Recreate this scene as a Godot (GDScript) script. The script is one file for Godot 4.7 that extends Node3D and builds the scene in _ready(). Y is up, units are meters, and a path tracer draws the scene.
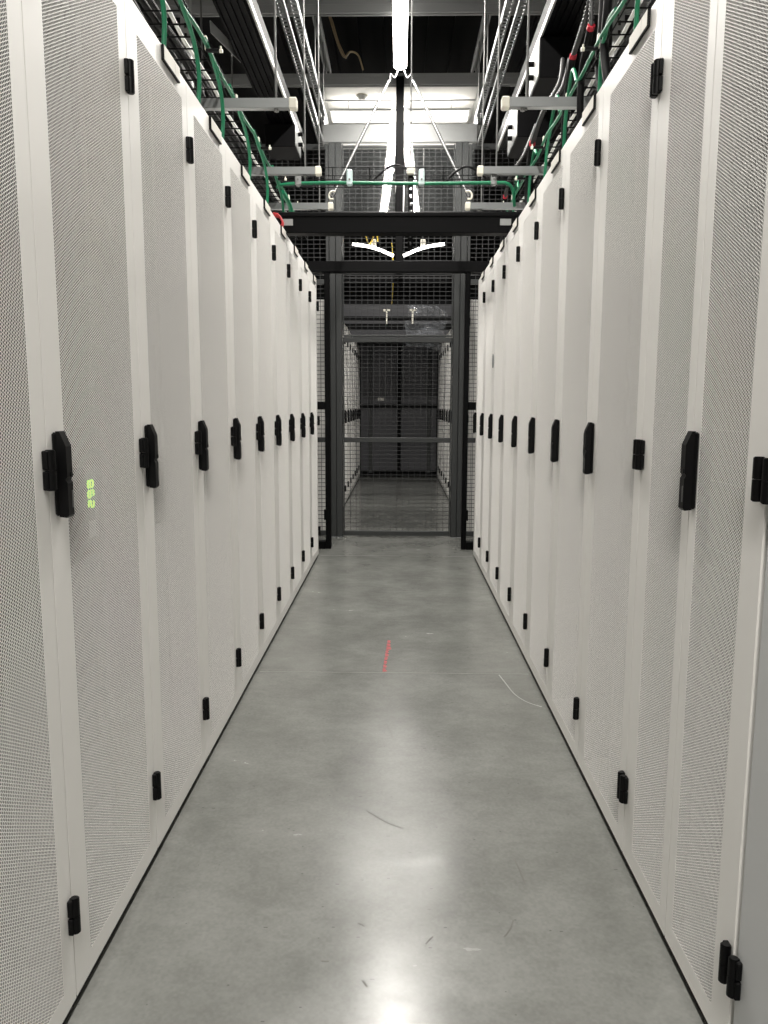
extends Node3D
# A server-room aisle between two rows of white racks, closed by a mesh cage gate.
# y up, metres. The camera stands at x = 0, z = 0 and looks along -z; depths below are written as
# positive distances d, placed at z = -d.

const EYE := 1.378
const XL := -0.7317          # front plane of the left row's doors
const XR := 0.6891           # front plane of the right row's doors
const ZL := 1.599            # a joint between two racks of the left row
const ZR := 2.2166           # a joint between two racks of the right row
const RACK_W := 0.6
const WIDE_W := 0.7587
const TOP := 2.472
const LED_Y := 4.38
const CAGE := 8.105

var M := {}
var taken := {}
var meshes := {}

func _ready():
	setup_view()
	make_materials()
	build_shell()
	build_lights()
	build_racks()
	build_cage()
	build_overhead()
	build_far_aisle()
	build_small()

# ---------------------------------------------------------------- camera and environment
func setup_view():
	var cam := Camera3D.new()
	cam.name = "camera"
	cam.fov = rad_to_deg(2.0 * atan(512.0 / 775.3))
	cam.position = Vector3(0, EYE, 0)
	cam.rotation = Vector3(-0.1363, 0.0188, 0.0034)
	cam.near = 0.05
	cam.far = 100.0
	add_child(cam)
	cam.current = true
	var env := Environment.new()
	env.background_mode = Environment.BG_COLOR
	env.background_color = Color(0, 0, 0)
	env.tonemap_mode = Environment.TONE_MAPPER_LINEAR
	env.tonemap_exposure = 1.08
	env.sdfgi_enabled = true
	env.ssao_enabled = true
	env.ssil_enabled = true
	var we := WorldEnvironment.new()
	we.name = "world_environment"
	we.environment = env
	add_child(we)

# ---------------------------------------------------------------- helpers: objects
func numbered(called: String) -> String:
	if not taken.has(called):
		taken[called] = 0
		return called
	taken[called] += 1
	return "%s_%03d" % [called, taken[called]]

func tag(o: Node, label: String, category: String, group := "", kind := ""):
	if label != "": o.set_meta("label", label)
	if category != "": o.set_meta("category", category)
	if group != "": o.set_meta("group", group)
	if kind != "": o.set_meta("kind", kind)

func thing(called: String, label: String, category: String, at := Vector3.ZERO, group := "", turn := 0.0) -> Node3D:
	var o := Node3D.new()
	o.name = numbered(called)
	add_child(o)
	o.position = at
	o.rotation.y = turn
	tag(o, label, category, group)
	return o

func part(called: String, st: SurfaceTool, m: Material, parent: Node) -> MeshInstance3D:
	return put(called, st.commit(), m, parent)

func put(called: String, mesh: Mesh, m: Material, parent: Node) -> MeshInstance3D:
	var o := MeshInstance3D.new()
	o.name = called
	o.mesh = mesh
	o.material_override = m
	parent.add_child(o, true)
	return o

func single(called: String, st: SurfaceTool, m: Material, label: String, category: String, group := "", at := Vector3.ZERO) -> MeshInstance3D:
	var o := put(numbered(called), st.commit(), m, self)
	o.position = at
	tag(o, label, category, group)
	return o

func struct(called: String, st: SurfaceTool, m: Material) -> MeshInstance3D:
	var o := put(numbered(called), st.commit(), m, self)
	o.set_meta("kind", "structure")
	return o

# ---------------------------------------------------------------- helpers: shapes
func begin() -> SurfaceTool:
	var st := SurfaceTool.new()
	st.begin(Mesh.PRIMITIVE_TRIANGLES)
	return st

func tri(st: SurfaceTool, a: Vector3, b: Vector3, c: Vector3, na: Vector3, nb: Vector3, nc: Vector3):
	if (b - a).cross(c - a).dot(na + nb + nc) > 0.0:
		var t := b; b = c; c = t
		var tn := nb; nb = nc; nc = tn
	st.set_normal(na); st.add_vertex(a)
	st.set_normal(nb); st.add_vertex(b)
	st.set_normal(nc); st.add_vertex(c)

func flat(st: SurfaceTool, p: Array, out: Vector3):
	# a flat polygon (fan) whose front looks towards out
	var n: Vector3 = (p[1] - p[0]).cross(p[2] - p[0]).normalized()
	if n.dot(out) < 0.0: n = -n
	for i in range(1, p.size() - 1):
		tri(st, p[0], p[i], p[i + 1], n, n, n)

func box(st: SurfaceTool, lo: Vector3, hi: Vector3):
	for ax in 3:
		var u := (ax + 1) % 3
		var v := (ax + 2) % 3
		for s in 2:
			var q := []
			for k in [[0, 0], [1, 0], [1, 1], [0, 1]]:
				var p := Vector3.ZERO
				p[ax] = hi[ax] if s else lo[ax]
				p[u] = hi[u] if k[0] else lo[u]
				p[v] = hi[v] if k[1] else lo[v]
				q.append(p)
			var n := Vector3.ZERO
			n[ax] = 1.0 if s else -1.0
			flat(st, q, n)

func cbox(st: SurfaceTool, lo: Vector3, hi: Vector3, b := 0.002):
	# a box with chamfered edges
	var c := (lo + hi) / 2.0
	var h := (hi - lo) / 2.0
	b = minf(b, minf(h.x, minf(h.y, h.z)) * 0.9)
	var f := func(sg: Vector3, ax: int) -> Vector3:
		var p := sg * (h - Vector3(b, b, b))
		p[ax] = sg[ax] * h[ax]
		return c + p
	for ax in 3:
		var u := (ax + 1) % 3
		var v := (ax + 2) % 3
		for s in [-1.0, 1.0]:
			var q := []
			for k in [[-1, -1], [1, -1], [1, 1], [-1, 1]]:
				var sg := Vector3.ZERO
				sg[ax] = s; sg[u] = k[0]; sg[v] = k[1]
				q.append(f.call(sg, ax))
			var n := Vector3.ZERO
			n[ax] = s
			flat(st, q, n)
	for ax in 3:
		var u := (ax + 1) % 3
		var v := (ax + 2) % 3
		for k in [[-1, -1], [1, -1], [1, 1], [-1, 1]]:
			var s0 := Vector3.ZERO
			s0[u] = k[0]; s0[v] = k[1]
			var a := s0; a[ax] = -1
			var e := s0; e[ax] = 1
			flat(st, [f.call(a, u), f.call(e, u), f.call(e, v), f.call(a, v)], s0)
	for i in 8:
		var sg := Vector3(1 if i & 1 else -1, 1 if i & 2 else -1, 1 if i & 4 else -1)
		flat(st, [f.call(sg, 0), f.call(sg, 1), f.call(sg, 2)], sg)

func prism(st: SurfaceTool, poly: PackedVector2Array, frame: Transform3D, length: float):
	# poly in the frame's x, y; extruded along its +z
	var idx := Geometry2D.triangulate_polygon(poly)
	for s in 2:
		var z := length * s
		var n := (frame.basis.z if s else -frame.basis.z).normalized()
		for i in range(0, idx.size(), 3):
			var q := []
			for j in 3:
				var p := poly[idx[i + j]]
				q.append(frame * Vector3(p.x, p.y, z))
			tri(st, q[0], q[1], q[2], n, n, n)
	var turn := 1.0 if not Geometry2D.is_polygon_clockwise(poly) else -1.0
	for i in poly.size():
		var a := poly[i]
		var b := poly[(i + 1) % poly.size()]
		var d := (b - a).normalized()
		var n := frame.basis * Vector3(d.y * turn, -d.x * turn, 0)
		flat(st, [frame * Vector3(a.x, a.y, 0), frame * Vector3(b.x, b.y, 0), frame * Vector3(b.x, b.y, length), frame * Vector3(a.x, a.y, length)], n)

func smooth_path(pts: Array, steps := 8) -> Array:
	# Catmull-Rom through the points
	var out := []
	for i in pts.size() - 1:
		var p0: Vector3 = pts[maxi(i - 1, 0)]
		var p1: Vector3 = pts[i]
		var p2: Vector3 = pts[i + 1]
		var p3: Vector3 = pts[mini(i + 2, pts.size() - 1)]
		for k in steps:
			out.append(p1.cubic_interpolate(p2, p0, p3, float(k) / steps))
	out.append(pts[-1])
	return out

func tube(st: SurfaceTool, pts: Array, r: float, seg := 8, radii := []):
	var side := Vector3.ZERO
	var rings := []
	var norms := []
	for i in pts.size():
		var d: Vector3 = (pts[mini(i + 1, pts.size() - 1)] - pts[maxi(i - 1, 0)]).normalized()
		if side == Vector3.ZERO:
			side = d.cross(Vector3.UP if absf(d.y) < 0.9 else Vector3.RIGHT).normalized()
		side = (side - d * side.dot(d)).normalized()
		var up := d.cross(side)
		var ring := []
		var nn := []
		var rr: float = radii[i] if radii.size() else r
		for k in seg:
			var a := TAU * k / seg
			var n := side * cos(a) + up * sin(a)
			ring.append(pts[i] + n * rr)
			nn.append(n)
		rings.append(ring)
		norms.append(nn)
	for i in pts.size() - 1:
		for k in seg:
			var k2 := (k + 1) % seg
			tri(st, rings[i][k], rings[i + 1][k], rings[i + 1][k2], norms[i][k], norms[i + 1][k], norms[i + 1][k2])
			tri(st, rings[i][k], rings[i + 1][k2], rings[i][k2], norms[i][k], norms[i + 1][k2], norms[i][k2])
	var a0: Vector3 = (pts[0] - pts[1]).normalized()
	var a1: Vector3 = (pts[-1] - pts[-2]).normalized()
	for k in range(1, seg - 1):
		tri(st, rings[0][0], rings[0][k], rings[0][k + 1], a0, a0, a0)
		tri(st, rings[-1][0], rings[-1][k], rings[-1][k + 1], a1, a1, a1)

func rod(st: SurfaceTool, a: Vector3, b: Vector3, r: float, seg := 8):
	tube(st, [a, b], r, seg)

func V(x: float, y: float, d: float) -> Vector3:
	return Vector3(x, y, -d)

# ---------------------------------------------------------------- materials
func mat(called: String, c: Color, rough := 0.5, metal := 0.0) -> StandardMaterial3D:
	var m := StandardMaterial3D.new()
	m.resource_name = called
	m.albedo_color = c
	m.roughness = rough
	m.metallic = metal
	M[called] = m
	return m

func noise(kind: int, freq: float, oct: int, seed_: int) -> FastNoiseLite:
	var n := FastNoiseLite.new()
	n.noise_type = kind
	n.frequency = freq
	n.fractal_octaves = oct
	n.seed = seed_
	return n

func make_materials():
	mat("rack_white", Color8(243, 241, 237), 0.42)
	mat("sheet_white", Color8(243, 241, 237), 0.5)
	mat("door_grey", Color8(205, 206, 206), 0.45)
	mat("rack_black", Color8(15, 15, 16), 0.6)
	mat("equipment", Color8(20, 20, 22), 0.6)
	mat("rail_steel", Color8(120, 122, 124), 0.4, 0.8)
	mat("handle_black", Color8(7, 7, 8), 0.45).metallic_specular = 0.3
	mat("latch_grey", Color8(110, 110, 110), 0.35, 0.6)
	mat("card", Color8(226, 223, 214), 0.6)
	mat("beam_black", Color8(8, 8, 9), 0.5).metallic_specular = 0.2
	mat("tray_black", Color8(10, 10, 11), 0.5).metallic_specular = 0.25
	mat("galvanised", Color8(132, 134, 134), 0.45, 0.7)
	mat("strut_steel", Color8(150, 151, 150), 0.5, 0.2)
	mat("zinc_rod", Color8(112, 112, 111), 0.5, 0.5)
	mat("stay_steel", Color8(60, 60, 60), 0.5, 0.4)
	mat("cap_white", Color8(226, 222, 208), 0.5)
	mat("cable_green", Color8(14, 112, 76), 0.42)
	mat("cable_black", Color8(9, 9, 10), 0.6).metallic_specular = 0.3
	mat("cable_white", Color8(226, 226, 222), 0.5)
	mat("cable_red", Color8(168, 42, 46), 0.45)
	mat("cable_yellow", Color8(206, 178, 46), 0.5)
	mat("cable_beige", Color8(150, 132, 104), 0.6)
	mat("armour", Color8(86, 86, 86), 0.45, 0.7)
	mat("bushing_red", Color8(190, 38, 56), 0.45)
	mat("insulator", Color8(196, 214, 214), 0.3)
	mat("plate_grey", Color8(146, 147, 146), 0.4, 0.5)
	mat("bus_black", Color8(9, 9, 10), 0.5).metallic_specular = 0.2
	mat("bus_edge", Color8(205, 205, 203), 0.35, 0.7)
	mat("cage_grey", Color8(48, 50, 50), 0.5)
	mat("wire", Color8(58, 59, 60), 0.45, 0.2)
	mat("header_panel", Color8(168, 169, 168), 0.35, 0.6)
	mat("soffit_white", Color8(232, 231, 227), 0.7)
	mat("deck_black", Color8(13, 12, 12), 0.85)
	mat("wall_dark", Color8(20, 20, 21), 0.85)
	mat("wall_pale", Color8(228, 227, 223), 0.8)
	mat("far_panel", Color8(74, 74, 78), 0.45)
	mat("lamp_body", Color8(225, 225, 222), 0.45)
	var film := mat("plastic_film", Color(0.85, 0.87, 0.9, 0.2), 0.12)
	film.transparency = BaseMaterial3D.TRANSPARENCY_ALPHA
	var pane := mat("clear_pane", Color(0.9, 0.92, 0.92, 0.04), 0.03)
	pane.transparency = BaseMaterial3D.TRANSPARENCY_ALPHA
	var lens := mat("lamp_lens", Color8(240, 240, 238), 0.5)
	lens.emission_enabled = true
	lens.emission = Color(1.0, 0.985, 0.96)
	lens.emission_energy_multiplier = 9.0
	var soft := mat("cross_lens", Color8(240, 240, 238), 0.5)
	soft.emission_enabled = true
	soft.emission = Color(1.0, 0.985, 0.96)
	soft.emission_energy_multiplier = 2.5
	var digit := mat("display_digit", Color8(150, 200, 60), 0.5)
	digit.emission_enabled = true
	digit.emission = Color(0.72, 0.95, 0.22)
	digit.emission_energy_multiplier = 1.6
	mat("mark_red", Color8(190, 86, 90), 0.7)
	mat("scratch_pale", Color8(146, 147, 143), 0.5)
	mat("scuff_dark", Color8(92, 91, 86), 0.6)
	mat("joint", Color8(122, 123, 119), 0.45)
	floor_material()

func floor_material():
	# polished concrete: cloudy patches, fine sand grain, dark specks
	var n := 1024
	var big := noise(FastNoiseLite.TYPE_SIMPLEX_SMOOTH, 0.006, 5, 11).get_seamless_image(n, n)
	var streak := noise(FastNoiseLite.TYPE_SIMPLEX_SMOOTH, 0.02, 4, 23).get_seamless_image(n, n)
	var fine := noise(FastNoiseLite.TYPE_VALUE, 0.35, 3, 31).get_seamless_image(n, n)
	var b := big.get_data(); var s := streak.get_data(); var f := fine.get_data()
	var col := PackedByteArray(); col.resize(n * n * 3)
	var rgh := PackedByteArray(); rgh.resize(n * n)
	var rnd := RandomNumberGenerator.new(); rnd.seed = 77
	for i in n * n:
		var y := i / n
		var x := i % n
		var sv: float = s[(y * 2 % n) * n + x]       # streaks stretched across the aisle
		var v: float = 118.0 + (b[i] - 128) * 0.07 + (sv - 128) * 0.03 + (f[i] - 128) * 0.05
		col[i * 3] = int(clampf(v, 0, 255))
		col[i * 3 + 1] = int(clampf(v + 1.0, 0, 255))
		col[i * 3 + 2] = int(clampf(v - 3.0, 0, 255))
		rgh[i] = int(clampf(150.0 + (b[i] - 128) * 0.20 + (sv - 128) * 0.18, 60, 255))
	for k in 260:                                     # trodden-in specks
		var cx := rnd.randi() % n
		var cy := rnd.randi() % n
		var l := 1 + rnd.randi() % 4
		for j in l:
			var o := (cy * n + (cx + j) % n) * 3
			for c in 3: col[o + c] = int(col[o + c] * 0.72)
	var ci := Image.create_from_data(n, n, false, Image.FORMAT_RGB8, col)
	var ri := Image.create_from_data(n, n, false, Image.FORMAT_L8, rgh)
	var m := mat("floor_concrete", Color(1, 1, 1), 0.38)
	m.albedo_texture = ImageTexture.create_from_image(ci)
	m.roughness_texture = ImageTexture.create_from_image(ri)
	m.roughness_texture_channel = BaseMaterial3D.TEXTURE_CHANNEL_RED
	m.uv1_triplanar = true
	m.uv1_world_triplanar = true
	m.uv1_scale = Vector3(0.36, 0.36, 0.36)

# ---------------------------------------------------------------- the room
func build_shell():
	var st := begin()
	box(st, Vector3(-5.8, -0.12, -19.0), Vector3(5.8, 0.0, 4.2))
	var fl := struct("floor", st, M.floor_concrete)
	# saw-cut joints in the slab, a scraped arc and a red pen mark
	for d in [3.886, 7.06]:
		st = begin()
		box(st, V(-0.72, 0.0, d + 0.003), V(0.68, 0.0004, d - 0.003))
		part("joint_line", st, M.joint, fl)
	var arc := [V(0.525, 0.0003, 3.87), V(0.541, 0.0003, 3.76), V(0.566, 0.0003, 3.6), V(0.61, 0.0003, 3.5), V(0.668, 0.0003, 3.443)]
	st = begin()
	ribbon(st, smooth_path(arc, 6), 0.0035, 0.0004)
	part("scratch", st, M.scratch_pale, fl)
	for scuff in [[V(-0.103, 0.0002, 2.497), V(-0.062, 0.0002, 2.453), V(-0.022, 0.0002, 2.414), V(0.023, 0.0002, 2.388)],
			[V(-0.055, 0.0002, 3.256), V(-0.031, 0.0002, 3.174), V(-0.016, 0.0002, 3.070)],
			[V(0.361, 0.0002, 2.225), V(0.370, 0.0002, 2.165), V(0.375, 0.0002, 2.100)],
			[V(0.283, 0.0002, 1.866), V(0.301, 0.0002, 1.894), V(0.318, 0.0002, 1.935)],
			[V(-0.102, 0.0002, 1.912), V(-0.091, 0.0002, 1.907), V(-0.082, 0.0002, 1.899)],
			[V(0.077, 0.0002, 1.834), V(0.085, 0.0002, 1.848), V(0.097, 0.0002, 1.864)],
			[V(-0.080, 0.0002, 1.702), V(-0.074, 0.0002, 1.693), V(-0.068, 0.0002, 1.682)],
			[V(-0.187, 0.0002, 1.767), V(-0.178, 0.0002, 1.766), V(-0.167, 0.0002, 1.766)],
			[V(0.087, 0.0002, 1.976), V(0.091, 0.0002, 1.975), V(0.095, 0.0002, 1.976)],
			[V(-0.104, 0.0002, 2.105), V(-0.101, 0.0002, 2.104), V(-0.096, 0.0002, 2.105)]]:
		st = begin()
		ribbon(st, smooth_path(scuff, 4), 0.0022, 0.0003)
		part("scuff", st, M.scuff_dark, fl)
	st = begin()
	var rnd := RandomNumberGenerator.new(); rnd.seed = 5
	var z := 3.90
	while z < 4.44:                                   # a line of red handwriting along the aisle
		var w := 0.016 + rnd.randf() * 0.014
		var x0 := -0.078 + (z - 3.9) * 0.035
		var p := []
		for k in 7:
			p.append(V(x0 + (w if k % 2 else 0.0) * (0.6 + 0.4 * rnd.randf()), 0.0003, z + 0.008 * k + rnd.randf() * 0.006))
		ribbon(st, smooth_path(p, 3), 0.0028, 0.0004)
		z += 0.062
	part("red_marking", st, M.mark_red, fl)

	st = begin()
	box(st, Vector3(-5.8, 5.7, -19.0), Vector3(5.8, 5.85, 4.2))
	var cx := -5.7
	while cx < 5.7:                                   # ribs of the dark steel deck
		box(st, Vector3(cx, 5.62, -19.0), Vector3(cx + 0.1, 5.7, 4.2))
		cx += 0.3
	struct("ceiling", st, M.deck_black)
	for w in [["wall_left", Vector3(-5.95, -0.12, -19.0), Vector3(-5.8, 5.85, 4.2)], ["wall_right", Vector3(5.8, -0.12, -19.0), Vector3(5.95, 5.85, 4.2)], ["wall_back", Vector3(-5.95, -0.12, 4.2), Vector3(5.95, 5.85, 4.35), M.wall_pale], ["wall_front", Vector3(-5.95, -0.12, -19.15), Vector3(5.95, 5.85, -19.0)]]:
		st = begin()
		box(st, w[1], w[2])
		struct(w[0], st, w[3] if w.size() > 3 else M.wall_dark)

func ribbon(st: SurfaceTool, pts: Array, half: float, thick: float):
	for i in pts.size() - 1:
		var d: Vector3 = (pts[i + 1] - pts[i]).normalized()
		var s := d.cross(Vector3.UP) * half
		var a: Vector3 = pts[i]
		var b: Vector3 = pts[i + 1]
		var up := Vector3(0, thick, 0)
		flat(st, [a - s + up, b - s + up, b + s + up, a + s + up], Vector3.UP)
		flat(st, [a - s, b - s, b - s + up, a - s + up], -s)
		flat(st, [a + s, b + s, b + s + up, a + s + up], s)

# ---------------------------------------------------------------- lamps
func area_light(called: String, parent: Node, size: Vector2, radiance: float, at: Vector3, rot: Vector3, col := Color(1.0, 0.985, 0.96)):
	var l := AreaLight3D.new()
	l.name = called
	l.area_size = size
	l.light_color = col
	l.light_energy = radiance * size.x * size.y / PI
	l.shadow_enabled = true
	l.set("area_range", 30.0)
	l.set("area_attenuation", 2.0)
	parent.add_child(l, true)
	l.position = at
	l.rotation = rot

func linear_lamp(d0: float, d1: float, label: String, radiance := 128.0, x := -0.008):
	var t := thing("linear_lamp", label, "lamp", V(x, LED_Y, (d0 + d1) / 2.0), "linear lamps above the aisles")
	var h := (d1 - d0) / 2.0 - 0.01
	var st := begin()
	cbox(st, Vector3(-0.04, 0.034, -h), Vector3(0.04, 0.055, h), 0.004)
	part("housing", st, M.lamp_body, t)
	st = begin()                                      # a rounded opal lens
	var poly := PackedVector2Array()
	for k in 13:
		var a := PI + PI * k / 12.0
		poly.append(Vector2(cos(a) * 0.06, 0.036 + sin(a) * 0.031))
	prism(st, poly, Transform3D(Basis.IDENTITY, Vector3(0, 0, -h + 0.02)), 2 * h - 0.04)
	for s in [-1.0, 1.0]:                              # domed ends
		var pts := []
		var rad := []
		for k in 6:
			var a := PI / 2 * k / 5.0
			pts.append(Vector3(0, 0.024, s * (h - 0.02 + 0.02 * sin(a))))
			rad.append(maxf(0.018 * cos(a), 0.001))
		tube(st, pts, 0.02, 16, rad)
	part("lens", st, M.lamp_lens, t)
	for s in [-0.8, 0.8]:
		st = begin()
		rod(st, Vector3(0, 0.055, h * s), Vector3(0, 5.615 - LED_Y, h * s), 0.0025, 6)
		part("suspension_wire", st, M.zinc_rod, t)
	area_light("lamp_light", t, Vector2(0.11, 2 * h - 0.02), radiance, Vector3(0, 0.003, 0), Vector3(-PI / 2, 0, 0))

func build_lights():
	linear_lamp(5.1, 7.52, "long white linear lamp hanging above the aisle, its rounded end facing the cage")
	linear_lamp(2.95, 5.1, "long white linear lamp next nearer along the aisle")
	linear_lamp(-1.4, 1.0, "long white linear lamp over the camera's end of the aisle")
	linear_lamp(-3.8, -1.4, "long white linear lamp behind the camera")
	linear_lamp(11.3, 13.7, "white linear lamp over the far aisle beyond the gate", 18.0)
	linear_lamp(0.5, 7.5, "long white linear lamp over the next aisle on the left", 12.0, -4.7)
	linear_lamp(0.5, 7.5, "long white linear lamp over the next aisle on the right", 12.0, 4.7)
	# the cross lamp behind the cage, on a white bulkhead
	var t := thing("cross_lamp", "wide white lamp panel across the bulkhead behind the cage", "lamp", V(-0.012, 4.725, 9.62))
	var st := begin()
	cbox(st, Vector3(-0.81, 0.008, -0.18), Vector3(0.81, 0.035, 0.18), 0.006)
	part("housing", st, M.lamp_body, t)
	st = begin()
	cbox(st, Vector3(-0.79, 0.0, -0.17), Vector3(0.79, 0.010, 0.17), 0.002)
	part("lens", st, M.cross_lens, t)
	st = begin()
	cbox(st, Vector3(-0.76, 0.035, -0.12), Vector3(0.76, 0.04, 0.12), 0.001)
	part("upper_lens", st, M.cross_lens, t)
	area_light("uplight", t, Vector2(1.5, 0.23), 1.4, Vector3(0, 0.043, 0), Vector3(PI / 2, 0, 0))
	for s in [-0.6, 0.6]:
		st = begin()
		rod(st, Vector3(s, 0.035, 0.0), Vector3(s, 0.175, 0.0), 0.006, 6)
		part("bracket", st, M.strut_steel, t)
	area_light("lamp_light", t, Vector2(1.56, 0.33), 60.0, Vector3(0, -0.003, 0), Vector3(-PI / 2, 0, 0))

# ---------------------------------------------------------------- racks
func perforated(w: float, h: float) -> ArrayMesh:
	# a steel sheet with six-sided holes in closely packed vertical columns; x 0..w, y 0..h, front at z = 0
	var p := 0.0071
	var cw := p * sqrt(3.0) / 2.0
	var big := p / sqrt(3.0)
	var small := 0.0060 / sqrt(3.0)
	var thick := 0.0009
	var nx := int(w / cw)
	var ny := int(h / p)
	var ring := PackedVector3Array()
	for k in 6:
		ring.append(Vector3(cos(TAU * k / 6), sin(TAU * k / 6), 0))
	var verts := PackedVector3Array(); verts.resize(nx * ny * 18)
	var idx := PackedInt32Array(); idx.resize(nx * ny * 72)
	var pat := PackedInt32Array()
	for k in 6:
		var k2 := (k + 1) % 6
		pat.append_array([k, k2, 6 + k, k2, 6 + k2, 6 + k])
		pat.append_array([6 + k, 6 + k2, 12 + k, 6 + k2, 12 + k2, 12 + k])
	# clockwise seen from +z
	for j in range(0, pat.size(), 3):
		var t := pat[j + 1]; pat[j + 1] = pat[j + 2]; pat[j + 2] = t
	var vo := 0
	var io := 0
	var back := Vector3(0, 0, -thick)
	for i in nx:
		for j in ny:
			var c := Vector3(cw * (i + 0.5), p * (j + 0.5 + (0.5 if i % 2 else 0.0)), 0)
			for k in 6:
				var q := ring[k]
				verts[vo + k] = c + q * big
				verts[vo + 6 + k] = c + q * small
				verts[vo + 12 + k] = c + q * small + back
			for k in 72:
				idx[io + k] = vo + pat[k]
			vo += 18
			io += 72
	var arr := []
	arr.resize(Mesh.ARRAY_MAX)
	arr[Mesh.ARRAY_VERTEX] = verts
	arr[Mesh.ARRAY_INDEX] = idx
	var am := ArrayMesh.new()
	am.add_surface_from_arrays(Mesh.PRIMITIVE_TRIANGLES, arr)
	return am

const DOOR_LO := 0.03
const DOOR_HI := 2.468

func door_frame(w: float, left: float, right: float) -> ArrayMesh:
	# welded frame of a door, x 0..w, front at z = 0
	var st := begin()
	var g := 0.0022
	# face plates round the opening
	cbox(st, Vector3(g, DOOR_LO, -0.0012), Vector3(left, DOOR_HI, 0), 0.0008)
	cbox(st, Vector3(w - right, DOOR_LO, -0.0012), Vector3(w - g, DOOR_HI, 0), 0.0008)
	cbox(st, Vector3(left - 0.003, DOOR_LO, -0.0012), Vector3(w - right + 0.003, DOOR_LO + 0.055, -0.0002), 0.0005)
	cbox(st, Vector3(left - 0.003, DOOR_HI - 0.075, -0.0012), Vector3(w - right + 0.003, DOOR_HI, -0.0002), 0.0005)
	# folded edges
	cbox(st, Vector3(g, DOOR_LO, -0.03), Vector3(g + 0.012, DOOR_HI, -0.0002), 0.004)
	cbox(st, Vector3(w - g - 0.012, DOOR_LO, -0.03), Vector3(w - g, DOOR_HI, -0.0002), 0.004)
	cbox(st, Vector3(g + 0.01, DOOR_LO, -0.03), Vector3(w - g - 0.01, DOOR_LO + 0.01, -0.001), 0.002)
	cbox(st, Vector3(g + 0.01, DOOR_HI - 0.01, -0.03), Vector3(w - g - 0.01, DOOR_HI, -0.001), 0.002)
	return st.commit()

func door_lining(w: float, left: float, right: float) -> ArrayMesh:
	# black stiffener round the opening, behind the sheet
	var st := begin()
	var y0 := DOOR_LO + 0.055
	var y1 := DOOR_HI - 0.075
	box(st, Vector3(left - 0.005, y0 - 0.005, -0.028), Vector3(left - 0.001, y1 + 0.005, 0))
	box(st, Vector3(w - right + 0.001, y0 - 0.005, -0.028), Vector3(w - right + 0.005, y1 + 0.005, 0))
	box(st, Vector3(left - 0.001, y0 - 0.005, -0.028), Vector3(w - right + 0.001, y0 - 0.001, 0))
	box(st, Vector3(left - 0.001, y1 + 0.001, -0.028), Vector3(w - right + 0.001, y1 + 0.005, 0))
	return st.commit()

func handle_mesh() -> ArrayMesh:
	# swing handle, centred on x = 0, from y = -0.092 to 0.092, rising from the door towards +z
	var st := begin()
	cbox(st, Vector3(-0.018, -0.088, 0.0), Vector3(0.018, 0.09, 0.010), 0.004)
	# side profile (z, y) of the grip, extruded across x
	var prof := PackedVector2Array([Vector2(0.008, 0.092), Vector2(0.016, 0.092), Vector2(0.026, 0.068), Vector2(0.029, 0.060), Vector2(0.029, -0.004), Vector2(0.025, -0.010), Vector2(0.029, -0.018), Vector2(0.029, -0.086), Vector2(0.024, -0.092), Vector2(0.008, -0.090)])
	prism(st, prof, Transform3D(Basis(Vector3(0, 0, 1), Vector3(0, 1, 0), Vector3(-1, 0, 0)), Vector3(0.014, 0, 0)), 0.028)
	rod(st, Vector3(0.006, 0.0, 0.024), Vector3(0.006, 0.0, 0.031), 0.006, 10)
	return st.commit()

func latch_mesh() -> ArrayMesh:
	var st := begin()
	cbox(st, Vector3(0.005, -0.072, 0.0285), Vector3(0.011, -0.034, 0.0305), 0.001)
	return st.commit()

func hinge_mesh() -> ArrayMesh:
	# two knuckles of a barrel hinge with a fine gap, and its leaf
	var st := begin()
	for s in [-1.0, 1.0]:
		tube(st, [Vector3(0, s * 0.0008, 0.011), Vector3(0, s * 0.040, 0.011), Vector3(0, s * 0.0425, 0.011)], 0.011, 10, [0.011, 0.011, 0.008])
		cbox(st, Vector3(-0.016, minf(s * 0.002, s * 0.041), 0.0), Vector3(0.004, maxf(s * 0.002, s * 0.041), 0.012), 0.002)
	return st.commit()

func holder_mesh() -> ArrayMesh:
	var st := begin()
	cbox(st, Vector3(0, 0, 0), Vector3(0.176, 0.046, 0.009), 0.001)
	return st.commit()

func card_mesh() -> ArrayMesh:
	var st := begin()
	box(st, Vector3(0.004, 0.004, 0.0088), Vector3(0.118, 0.0455, 0.0096))
	box(st, Vector3(0.121, 0.004, 0.0088), Vector3(0.1735, 0.0455, 0.0096))
	return st.commit()

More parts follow.
